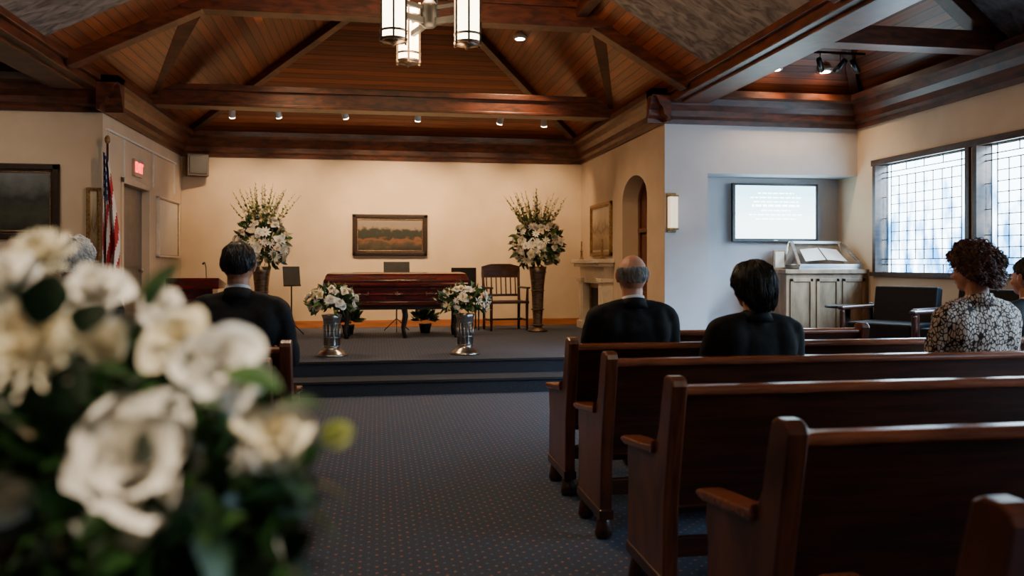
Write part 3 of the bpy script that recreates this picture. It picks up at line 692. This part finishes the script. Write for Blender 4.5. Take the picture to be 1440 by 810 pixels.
# mantel
mb=MB()
mb.box(-.82,.82,-.28,-.002,1.05,1.11,M_cream); mb.box(-.78,.78,-.24,-.002,1.0,1.05,M_cream); mb.box(-.72,.72,-.14,-.002,.74,1.0,M_cream)
for s_ in (-1,1):
    mb.box(s_*.6-.13,s_*.6+.13,-.16,-.002,0,.8,M_cream); mb.box(s_*.6-.15,s_*.6+.15,-.19,-.002,0,.12,M_cream); mb.box(s_*.6-.15,s_*.6+.15,-.19,-.002,.76,.82,M_cream)
    mb.box(s_*.6-.07,s_*.6+.07,-.175,-.16,.2,.7,M_cream)
mb.box(-.47,.47,-.03,-.002,0,.75,M_dark); mb.box(-.47,.47,-.05,-.03,.66,.74,M_gilt); mb.box(-.47,-.41,-.05,-.03,0,.74,M_gilt); mb.box(.41,.47,-.05,-.03,0,.74,M_gilt)
for s_ in (-.62,.62): mb.lathe([(.05,0),(.02,.03),(.015,.12),(.03,.14),(.012,.15),(.012,.3)],(s_,-.14,1.11),M_gilt,12)
mb.obj('fireplace_mantel',loc=(XR,12.42,.3),rot=R(-90),bevel=.006)
mb=MB(); mb.box(-.06,.06,-.02,0,-.24,.24,M_gilt); mb.box(-.05,.05,-.1,-.02,-.19,.19,emis('sconce_glass',(1,.82,.56,1),1.1))
for z in (-.2,.2): mb.box(-.06,.06,-.11,0,z-.012,z+.012,M_gilt)
mb.obj('wall_sconce',loc=(3.53,YF,1.96),bevel=.004)
# TV
e=empty('wall_television',(5.08,9.95,2.0))
mb=MB(); mb.box(-.59,.59,-.09,-.04,-.375,.375,M_blackp); mb.box(-.2,.2,-.04,0,-.15,.15,M_black); mb.box(-.03,.03,-.094,-.09,-.365,-.355,M_silver); mb.obj('case',e,bevel=.006)
def scr():
    m,nt,b=newmat('tv_screen'); tc=N(nt,'ShaderNodeTexCoord'); sp=N(nt,'ShaderNodeSeparateXYZ',None,{0:tc.outputs['Generated']})
    nz=N(nt,'ShaderNodeTexNoise',None,{'Vector':tc.outputs['Generated'],'Scale':2.0})
    a=N(nt,'ShaderNodeMath',{'operation':'MULTIPLY_ADD'},{0:nz.outputs['Fac'],1:.3,2:sp.outputs[2]})
    cr=N(nt,'ShaderNodeValToRGB',None,{'Fac':a.outputs[0]}); cr.color_ramp.elements[0].color=(.72,.94,1,1); cr.color_ramp.elements[1].color=(.32,.68,.86,1)
    cr.color_ramp.elements[0].position=.5; cr.color_ramp.elements[1].position=1.15
    nt.links.new(cr.outputs[0],b.inputs['Emission Color']); b.inputs['Emission Strength'].default_value=7; b.inputs['Base Color'].default_value=(.02,.02,.02,1); b.inputs['Roughness'].default_value=.3
    return m
mb=MB(); mb.box(-.552,.552,-.093,-.09,-.335,.345,scr()); mb.obj('screen',e)
mb=MB(); M_txt=emis('slide_text',(.85,.98,1,1),11)
rr=random.Random(3)
for k,(w,h) in enumerate(((.5,.016),(.7,.016),(.62,.016),(.66,.028),(.4,.014),(.74,.014),(.55,.014))):
    x=-w/2; z=.24-.055*k
    while x<w/2:
        l=rr.uniform(.03,.09); mb.box(x,min(x+l,w/2),-.0945,-.093,z,z+h,M_txt); x+=l+.018
mb.obj('slide_lines',e)
# cabinet + display case
mb=MB(); x0,x1=4.9,5.98
mb.box(x0,x1,9.25,9.93,.301,1.22,M_cab); mb.box(x0-.03,x1,9.21,9.93,1.22,1.27,M_cab); mb.box(x0-.01,x1,9.23,9.93,.301,.4,M_cab)
for k in range(3):
    a=x0+.05+k*.345; 
    for q in ((a,a+.30,.45,.49),(a,a+.30,1.12,1.16),(a,a+.04,.45,1.16),(a+.26,a+.30,.45,1.16)): mb.box(q[0],q[1],9.235,9.25,q[2],q[3],M_cab)
mb.obj('cabinet',bevel=.004)
mb=MB()
mb.box(-.42,.42,-.2,.2,0,.05,M_silver)
A=[(-.42,-.2,.05),(.42,-.2,.05),(.34,.14,.34),(-.34,.14,.34)]; B=[(-.42,.2,.05),(.42,.2,.05),(.34,.2,.34),(-.34,.2,.34)]
mb.add(A,[(0,1,2,3)],M_cglass)
for p,q in ((0,1),(1,2),(2,3),(3,0)): mb.beam(A[p],A[q],.036,.03,M_silver); mb.tube([B[p],B[q]],.014,M_silver,6)
for k in range(4): mb.tube([A[k],B[k]],.012,M_silver,6)
mb.add(B,[(0,1,2,3)],M_cab); mb.add([A[0],B[0],B[3],A[3]],[(0,1,2,3)],M_cglass)
# open memorial book lying under the sloped lid
mb.add([(-.28,-.10,.10),(-.01,-.10,.12),(-.01,.10,.27),(-.25,.10,.25)],[(0,1,2,3)],M_cloth); mb.add([(.01,-.10,.12),(.28,-.10,.10),(.25,.10,.25),(.01,.10,.27)],[(0,1,2,3)],M_cloth)
mb.box(-.39,.39,-.15,.18,.05,.06,M_walnut)
mb.obj('display_case',loc=(5.52,9.5,1.271),recalc=False)
# small upright card beside it
mb=MB(); mb.box(-.08,.08,-.012,.012,0,.24,M_cab); mb.box(-.06,.06,-.018,-.012,.02,.22,M_cream); mb.obj('framed_card',loc=(4.99,9.6,1.271),bevel=.003)
def lounge(x,y,rot):
    mb=MB()
    mb.box(-.33,.33,-.3,.3,.28,.44,M_leather); T=Matrix.Translation((0,.28,.40))@Matrix.Rotation(R(-10),4,'X'); mb.box(-.33,.33,-.05,.07,0,.40,M_leather,T)
    for s_ in (-1,1):
        mb.box(s_*.38-.035,s_*.38+.035,-.34,.34,.56,.60,M_pewb); mb.box(s_*.38-.025,s_*.38+.025,-.32,-.27,0,.56,M_pewb); mb.box(s_*.38-.025,s_*.38+.025,.28,.33,0,.62,M_pewb); mb.box(s_*.37-.02,s_*.37+.02,-.3,.3,.26,.34,M_pewb)
    mb.obj('leather_armchair',loc=(x,y,.301),rot=rot,bevel=.02,seg=3)
lounge(5.22,7.65,R(-60)); lounge(5.35,6.65,R(-70)); 
mb=MB(); mb.lathe([(.24,0),(.25,.01),(.24,.03)],(0,0,.54),M_blackp,28); mb.tube([(0,0,0),(0,0,.54)],.03,M_black,10); mb.lathe([(.16,0),(.15,.02),(.04,.05)],(0,0,0),M_black,20); mb.obj('side_table',loc=(5.25,8.5,.301))

# ---------------- chandelier
e=empty('lantern_chandelier',(.39,6.2,0))
mb=MB(); mb.tube([(.05,0,3.3),(.05,0,5.02)],.016,M_black,8); mb.lathe([(.04,0),(.07,.03),(.07,.16),(.04,.2)],(0,0,3.12),M_black,16)
mb.lathe([(.09,0),(.1,.03),(.03,.06)],(.05,0,4.96),M_black,16)
LP=[(-.27,-.2),(.27,-.2),(-.14,.42)]
for (x,y) in LP:
    mb.beam((0,0,3.16),(x,y,3.16),.035,.04,M_black); mb.beam((0,0,3.26),(x,y,3.26),.02,.03,M_black)
mb.obj('frame',e)
for (x,y) in LP:
    mb=MB(); z0=2.96; q=.094
    mb.lathe([(q,0),(q,.42)],(x,y,z0),M_lant,24); 
    for z in (0,.06,.36,.42): mb.lathe([(q,-.008),(q+.009,-.008),(q+.009,.008),(q,.008)],(x,y,z0+z),M_bronze,24)
    for k in range(6):
        a=k*pi/3+.5; c_,s_=math.cos(a),math.sin(a); mb.box(x+c_*(q+.007)-.008,x+c_*(q+.007)+.008,y+s_*(q+.007)-.008,y+s_*(q+.007)+.008,z0-.02,z0+.46,M_bronze)
    mb.lathe([(.01,0),(.03,.015),(.09,.03)],(x,y,z0-.035),M_bronze,20)
    mb.obj('lantern',e)
def light(kind,name,loc,energy,col,parent=None,rot=None,aim=None,**kw):
    l=bpy.data.lights.new(name,kind); l.energy=energy; l.color=col
    for k,v in kw.items(): setattr(l,k,v)
    o=bpy.data.objects.new(name,l); link(o,parent); o.location=loc
    if aim is not None: o.rotation_euler=(Vector(aim)-Vector(loc)).to_track_quat('-Z','Y').to_euler()
    return o
WARM=(1,.64,.33); WARM2=(1,.76,.52)
light('POINT','glow_up',(0,.05,3.6),180,(1,.60,.30),e,shadow_soft_size=.15)
light('POINT','glow_down',(0,-.05,2.85),40,WARM,e,shadow_soft_size=.2)
def spot(x,y,z,aim,en,size=R(85)):
    e=empty('track_spotlight',(x,y,z)); a=Vector(aim)-Vector((x,y,z)); q=a.to_track_quat('Z','Y').to_matrix().to_4x4()
    mb=MB(); mb.lathe([(.03,-.12),(.042,-.11),(.048,0),(.048,.02)],(0,0,0),M_white,14,M=q); mb.lathe([(.044,.018),(.044,.026)],(0,0,0),M_bulb,14,M=q)
    mb.tube([(0,0,0),(0,.0,.12),(0,0,.3)],.006,M_white,6); mb.obj('head',e)
    light('SPOT','beam',tuple(a.normalized()*.05),en,WARM,e,aim=tuple(a),spot_size=size,spot_blend=1.0,shadow_soft_size=.03)
for x,y,ax,en in ((-2.06,12.3,-2.3,180),(-1.4,12.2,-1.1,240),(-.45,12.1,.2,310),(1.83,12.2,1.5,270),(2.53,12.3,2.8,180)):
    spot(x,y,3.48,(ax,13.6,1.8),en)
spot(.6,12.25,3.5,(.5,13.6,1.8),240)
for x,y,z,en,aim in ((-1.25,10.0,4.3,290,(-.6,10.5,0)),(1.84,10.5,4.3,290,(1.3,10.8,0)),(4.68,9.1,3.68,60,(4.7,9.2,0)),(5.32,9.1,3.68,60,(5.3,9.2,0)),(-1.2,6.8,4.2,130,(-1.2,6.5,0)),(2.2,6.8,4.2,130,(2.2,6.5,0)),(2.2,3.8,4.2,120,(2.2,3.7,0)),(-1.3,3.8,4.2,110,(-1.3,3.7,0)),(2.0,.2,4.2,90,(2.0,1.0,0))):  # stage and right-aisle cans are fixtures; unseen nave cans are added to light the pews
    e2=empty('downlight_or_fill',(x,y,z)); mb=MB(); mb.lathe([(.06,-.03),(.085,-.03),(.09,.0),(.06,.04)],(0,0,0),M_white,20); mb.lathe([(.058,-.036),(.058,-.031)],(0,0,0),M_bulb,20); mb.obj('trim',e2)
    light('SPOT','beam',(0,0,-.06),en,WARM2 if y<8 else WARM,e2,aim=(aim[0]-x,aim[1]-y,aim[2]-z),spot_size=R(120),spot_blend=.8,shadow_soft_size=.05)
for x,y,z,en,aim,sz in ((-.6,-1.0,4.4,700,(-.18,.7,1.2),R(26)),(-4.5,7.4,4.08,150,(-4.2,9.85,1.3),R(70))):  # unseen fill lamps added to brighten the bouquet and the left painting wall
    e2=empty('downlight_or_fill',(x,y,z)); mb=MB(); mb.lathe([(.06,-.03),(.085,-.03),(.09,.0),(.06,.04)],(0,0,0),M_white,20); mb.lathe([(.058,-.036),(.058,-.031)],(0,0,0),M_bulb,20); mb.obj('trim',e2)
    light('SPOT','beam',(0,0,-.06),en,(1,.82,.62),e2,aim=(aim[0]-x,aim[1]-y,aim[2]-z),spot_size=sz,spot_blend=.9,shadow_soft_size=.06)
for i,(y0,y1) in enumerate(wins):
    l=light('AREA','sky_light',(8.6,(y0+y1)/2-.2,4.4),900 if i<4 else 1100,(.56,.77,1.0),aim=(2.5,(y0+y1)/2,0.9),shape='RECTANGLE',size=1.8,size_y=1.8)
w=bpy.data.worlds.new('World'); C.scene.world=w; w.use_nodes=True
bg=w.node_tree.nodes['Background']; bg.inputs[0].default_value=(.70,.88,1,1); bg.inputs[1].default_value=15

# ---------------- people
def remesh(mbx,name,parent,vox,prims,wr=0,loc=(0,0,0),smooth_it=4,skinmin=None,skin=None):
    o=mbx.obj('tmp',recalc=True)
    m=o.modifiers.new('r','REMESH'); m.mode='VOXEL'; m.voxel_size=vox
    s=o.modifiers.new('s','SMOOTH'); s.iterations=smooth_it; s.factor=.5
    dg=C.evaluated_depsgraph_get(); dg.update()
    me=bpy.data.meshes.new_from_object(o.evaluated_get(dg)); bpy.data.objects.remove(o)
    me.name=name; me.materials.clear(); mats=[]
    for p in prims:
        if p[-1] not in mats: mats.append(p[-1]); me.materials.append(p[-1])
    def dist(q,p):
        if p[0]=='e':
            c,r=p[1],p[2]; v=Vector(((q.x-c[0])/r[0],(q.y-c[1])/r[1],(q.z-c[2])/r[2])); return (v.length-1)*min(r)
        a,b,r0,r1=p[1],p[2],p[3],p[4]; ab=b-a; t=max(0,min(1,(q-a).dot(ab)/max(ab.length_squared,1e-9))); return (q-(a+ab*t)).length-(r0+(r1-r0)*t)
    ns=[p for p in prims if p[-1] is not skin]
    for f in me.polygons:
        f.use_smooth=True
        if len(mats)>1:
            c=f.center; pl=ns if (skinmin is not None and c.z-.25*c.y<skinmin) else prims
            best=min(pl,key=lambda p:dist(c,p)); f.material_index=mats.index(best[-1])
    if wr:
        nn=[v.normal.copy() for v in me.vertices]
        for v,n_ in zip(me.vertices,nn):
            c=v.co; k=noise.noise(Vector((c.x*9,c.y*9,c.z*14)))*wr+noise.noise(c*24)*wr*.4
            v.co=c+n_*k
    ob=bpy.data.objects.new(name,me); link(ob,parent); ob.location=loc; return ob
class PR:
    def __init__(s): s.mb=MB(); s.p=[]
    def e(s,c,r,m): s.mb.ell(c,r,m,18,12); s.p.append(('e',Vector(c),r,m))
    def c(s,a,b,r0,r1,m): s.mb.capsule(a,b,r0,r1,m,14); s.p.append(('c',Vector(a),Vector(b),r0,r1,m))
def hand(parent,loc,side,skin,yaw):
    q=PR(); e_=q.e;c_=q.c
    e_((0,.05,0),(.040,.050,.015),skin); c_((0,-.03,0),(0,.02,0),.024,.026,skin)
    for k,(x,L) in enumerate(((-.030,.062),(-.010,.072),(.010,.068),(.029,.054))):
        x*=-side
        a=V((x,.085,.002)); b=a+V((x*.18,L*.5,-.002)); c=b+V((x*.05,L*.32,-.012)); d=c+V((0,L*.18,-.014))
        c_(a,b,.0088,.008,skin); c_(b,c,.008,.0072,skin); c_(c,d,.0072,.0062,skin)
    b=V((side*.055,.055,-.008)); c=V((side*.062,.085,-.012))
    a=V((side*.028,.02,-.004)); c_(a,b,.013,.010,skin); c_(b,c,.010,.008,skin)
    o=remesh(q.mb,'hand',parent,.0035,q.p,loc=loc,smooth_it=2); o.rotation_euler=(R(-8),0,yaw); return o
def head(parent,loc,skin,turn,tilt,hair,hs=1.1):
    h=empty('head_pivot',loc,0,parent); h.rotation_euler=(tilt,0,turn); h.scale=(hs,hs,hs)
    q=PR(); zc=.115
    q.c(V((0,-.006,-.02)),V((0,.0,.05)),.054,.055,skin)
    q.e((0,-.002,zc+.005),(.076,.094,.098),skin); q.e((0,.035,zc-.035),(.062,.062,.07),skin); q.e((0,.058,zc-.075),(.036,.036,.03),skin)
    q.c(V((-.03,.078,zc+.012)),V((.03,.078,zc+.012)),.014,.014,skin)
    q.c(V((0,.092,zc+.0)),V((0,.112,zc-.03)),.009,.013,skin); q.e((.012,.1,zc-.033),(.009,.01,.008),skin); q.e((-.012,.1,zc-.033),(.009,.01,.008),skin)
    q.e((.04,.068,zc-.03),(.02,.02,.022),skin); q.e((-.04,.068,zc-.03),(.02,.02,.022),skin)
    q.c(V((-.018,.09,zc-.057)),V((.018,.09,zc-.057)),.007,.007,M_lip)
    for s_ in (-1,1):
        q.e((s_*.078,-.002,zc-.012),(.009,.019,.031),skin); q.e((s_*.086,-.008,zc+.0),(.007,.014,.024),skin)
    remesh(q.mb,'head',h,.0045,q.p,smooth_it=3)
    mb=MB()
    for s_ in (-1,1):
        mb.ell((s_*.03,.083,zc-.004),(.0125,.0125,.0095),M_eye,10,8); mb.ell((s_*.03,.0935,zc-.004),(.0045,.003,.0045),M_iris,8,6)
        mb.tube([(s_*.018,.094,zc+.016),(s_*.03,.096,zc+.021),(s_*.044,.088,zc+.017)],.0028,hair['mat'],6)
    mb.obj('eyes',h)
    mt=hair['mat']; base=hair.get('r',1.06); zz=hair.get('rz',base); rb=hair.get('back',0); ln=hair.get('len',0)
    cen=V((0,-.004,zc+.006)); rad=V((.077*base,.095*base,.098*zz))
    f_,s2,b_=[R(x) for x in hair['hem']]; tmin=R(hair.get('tmin',0))
    rnd=random.Random(hair.get('seed',1))
    def hem(ph):
        c=math.cos(ph)
        return s2+(f_-s2)*max(0,c)**.8 if c>=0 else s2+(b_-s2)*min(1,(-c)*1.25)**1.0
    def pt(th,ph,k=1.0):
        x=math.sin(ph);y=math.cos(ph); st=math.sin(th)
        extra=hair.get('flare',0)*max(0,(th-R(60)))*(1 if math.cos(ph)<.4 else .3)
        if th>R(95): st=st+(1-st)*hair.get('drop',.0)
        zr=math.cos(th)
        p=cen+V((rad.x*st*x,rad.y*st*y-rb*max(0,-y)*st,rad.z*zr))*(k)+V((x,y,0))*extra
        if ln: p.z-=ln*max(0,th-R(80))/R(50)*(1 if y<.3 else .4)
        return p
    mb=MB(); nph,nth=48,18; vs=[];fs=[]
    sd=hair.get('seed',1)*3
    def disp(p):
        nzv=noise.noise(p*hair.get('nf',30)+V((sd,0,0)))*hair.get('na',.004)+noise.noise(p*hair.get('nf',30)*2.3+V((0,sd,0)))*hair.get('na',.004)*.5
        return p+(p-cen).normalized()*nzv
    for i in range(nph):
        ph=2*pi*i/nph; H=hem(ph)
        for j in range(nth+1):
            th=tmin+(H-tmin)*j/nth; k=1+ (.0 if j<nth else -.08)
            if tmin and j==0: k=.96
            vs.append(disp(pt(th,ph,k)))
    for i in range(nph):
        i2=(i+1)%nph
        if tmin>0 and (math.cos(2*pi*i/nph)>.35 or math.cos(2*pi*i2/nph)>.35): continue
        for j in range(nth): fs.append((i*(nth+1)+j,i*(nth+1)+j+1,i2*(nth+1)+j+1,i2*(nth+1)+j))
    mb.add(vs,fs,mt,True)
    n=hair.get('n',500); curl=hair.get('curl',0); sl=hair.get('slen',1.0); tr=hair.get('tr',.0016)
    for _ in range(n):
        ph=rnd.uniform(0,2*pi); 
        if tmin>0 and math.cos(ph)>.35: continue
        H=hem(ph); t0=math.acos(rnd.uniform(math.cos(H*.92),math.cos(tmin))); t1=min(H*rnd.uniform(.96,1.02),t0+sl*rnd.uniform(.6,1.2)); k0=rnd.uniform(1.0,1.03)
        pts=[]; m_=5 if not curl else 10; dp=rnd.uniform(-.2,.2); phs=rnd.uniform(0,6)
        for j in range(m_+1):
            u=j/m_; p=disp(pt(t0+(t1-t0)*u,ph+dp*u,k0+.02*math.sin(pi*u)-(.05*u if t1>H*.9 else 0)))
            if curl:
                p=p+V((math.cos(phs+u*11),math.sin(phs+u*11),math.sin(phs*2+u*9)))*curl
            pts.append(p)
        mb.tube(pts,[tr*.7]+[tr]*(m_-1)+[tr*.3],mt,4,caps=False)
    mb.obj('hair',h,recalc=False)
    return h
def person(name,loc,top,skin,hair,w=1.0,s=1.0,turn=0,tilt=0,collar=None,legs=M_trous,rot=0,thin=1.0,lean=0,glasses=False,neck=0,hs=1.12):
    e=empty(name,loc,rot); Zf=lambda z:.6+(z-.6)*s if z>.6 else z
    P=lambda x,y,z:V((x,y+lean*max(0,z-.6),Zf(z)))
    q=PR()
    q.e(P(0,0,.57),(.185*w,.135*thin,.12),legs)
    q.e(P(0,-.0,.67),(.17*w,.13*thin,.13),top); q.e(P(0,-.005,.80),(.18*w,.122*thin,.15),top); q.e(P(0,-.01,.93),(.20*w,.12*thin,.16),top)
    q.c(P(-.13*w,-.012,1.03),P(.13*w,-.012,1.03),.078,.078,top)
    q.c(P(0,-.028,.98),P(0,-.026,1.085),.075,.062,top)
    for x in (-1,1):
        q.e(P(x*.13*w,-.014,.95),(.095,.108,.14),top)
        q.c(P(x*.03,-.02,1.10),P(x*.18*w,-.008,1.05),.046,.058,top)
        q.e(P(x*.205*w,-.004,1.01),(.068,.074,.080),top)
        q.c(P(x*.212*w,-.006,1.0),P(x*.255*w,.05,.77),.066,.056,top)
        q.c(P(x*.255*w,.05,.77),V((x*.15,.27,.655)),.054,.034,top)
        q.c(V((x*.09,.02,.54)),V((x*.13,.43,.53)),.086,.064,legs); q.c(V((x*.13,.43,.52)),V((x*.12,.45,.13)),.060,.042,legs)
        q.c(V((x*.12,.43,.048)),V((x*.13,.58,.038)),.044,.034,M_shoe); q.c(V((x*.12,.44,.13)),V((x*.12,.44,.05)),.036,.036,M_shoe)
    q.c(P(0,-.008,1.08),P(0,-.002,1.15),.055,.053,skin)
    remesh(q.mb,'body',e,.011,q.p,wr=.007,skinmin=Zf(1.135),skin=skin,smooth_it=7)
    for x in (-1,1): hand(e,(x*.15,.285,.652),-x,skin,R(x*14))
    mb=MB()
    rings=[(.098,.076,1.09,1.150,top)]
    if collar: rings.append((.075,.069,1.12,1.166,collar))
    for (r0,r1,z0,z1,mt) in rings:
        vs=[];fs=[];n=28
        for k in range(n):
            a=2*pi*k/n; cy=math.sin(a); dz=-.020*(cy+1)
            for r,z in ((r0,z0),(r1,z1),(r1-.005,z1),(r0-.012,z0)):
                vs.append((r*math.cos(a),-.012+lean*.5+r*.95*math.sin(a),Zf(z)+dz))
        for k in range(n):
            k2=(k+1)%n
            for j in range(4): fs.append((k*4+j,k2*4+j,k2*4+(j+1)%4,k*4+(j+1)%4))
        mb.add(vs,fs,mt,True)
    mb.obj('collar',e)
    h=head(e,(0,-.002+lean*.55,Zf(1.15)+neck),skin,turn,tilt,hair,hs)
    if glasses:
        mb=MB()
        for s_ in (-1,1):
            mb.tube([(s_*.03+.02*math.cos(a),.108,.11+.015*math.sin(a)) for a in [k*pi/6 for k in range(12)]],.0015,M_black,5,closed=True)
            mb.tube([(s_*.05,.107,.115),(s_*.078,.06,.118),(s_*.083,-.01,.115)],.0018,M_black,5)
        mb.obj('glasses',h)
    return e
short=dict(mat=M_hairk,r=1.10,rz=1.10,hem=(58,92,128),n=900,slen=.5,na=.006,seed=2,tr=.0018)
bald=dict(mat=M_hairg,r=1.035,rz=1.035,hem=(72,98,124),tmin=70,n=420,slen=.25,na=.003,seed=5,tr=.0012)
bob=dict(mat=M_hairk,r=1.34,rz=1.26,hem=(62,108,134),n=1300,slen=.9,na=.010,nf=22,seed=4,flare=.0,drop=.12,tr=.0022,len=.045)
curly=dict(mat=M_hairb,r=1.38,rz=1.36,hem=(58,106,130),n=1500,slen=.4,curl=.010,na=.022,nf=26,seed=8,drop=.1,tr=.0024,len=.02)
whitec=dict(mat=M_hairw,r=1.2,rz=1.15,hem=(58,108,128),n=600,slen=.6,curl=.006,na=.01,seed=9,drop=.3,tr=.002)
person('seated_man',(-.78,4.86,0),M_suit,M_skin2,short,w=1.12,s=1.10,collar=M_shirt,turn=R(-4),tilt=R(-2))
person('seated_man',(1.52,4.75,0),M_suitb,M_skin,bald,w=1.08,s=.975,collar=M_shirt,turn=R(-6),tilt=R(-3),hs=1.15)
person('seated_woman',(1.94,4.0,0),M_suitb,M_skin,bob,w=.98,s=.90,turn=R(12),tilt=R(-4),thin=.95,hs=1.06)
person('seated_woman',(3.25,4.02,0),M_blouse,M_skin,curly,w=.93,s=1.05,turn=R(24),tilt=R(-5),glasses=True,thin=1.05,hs=1.08)
person('seated_man',(4.24,4.76,0),M_suitb,M_skin2,short,w=.98,s=.94,turn=R(10),collar=M_shirt)
person('seated_elderly_woman',(-1.66,4.88,0),M_suit,M_skin,whitec,w=.95,s=1.14,turn=R(-10))

# ---------------- camera
cd=bpy.data.cameras.new('camera'); cam=bpy.data.objects.new('camera',cd); link(cam)
cam.location=(0,0,1.33); cam.rotation_euler=(R(90),0,-TH)
cd.sensor_width=36; cd.lens=28.75; cd.shift_y=-33/1440; cd.clip_start=.05
cd.dof.use_dof=True; cd.dof.focus_distance=7.5; cd.dof.aperture_fstop=2.4
C.scene.camera=cam
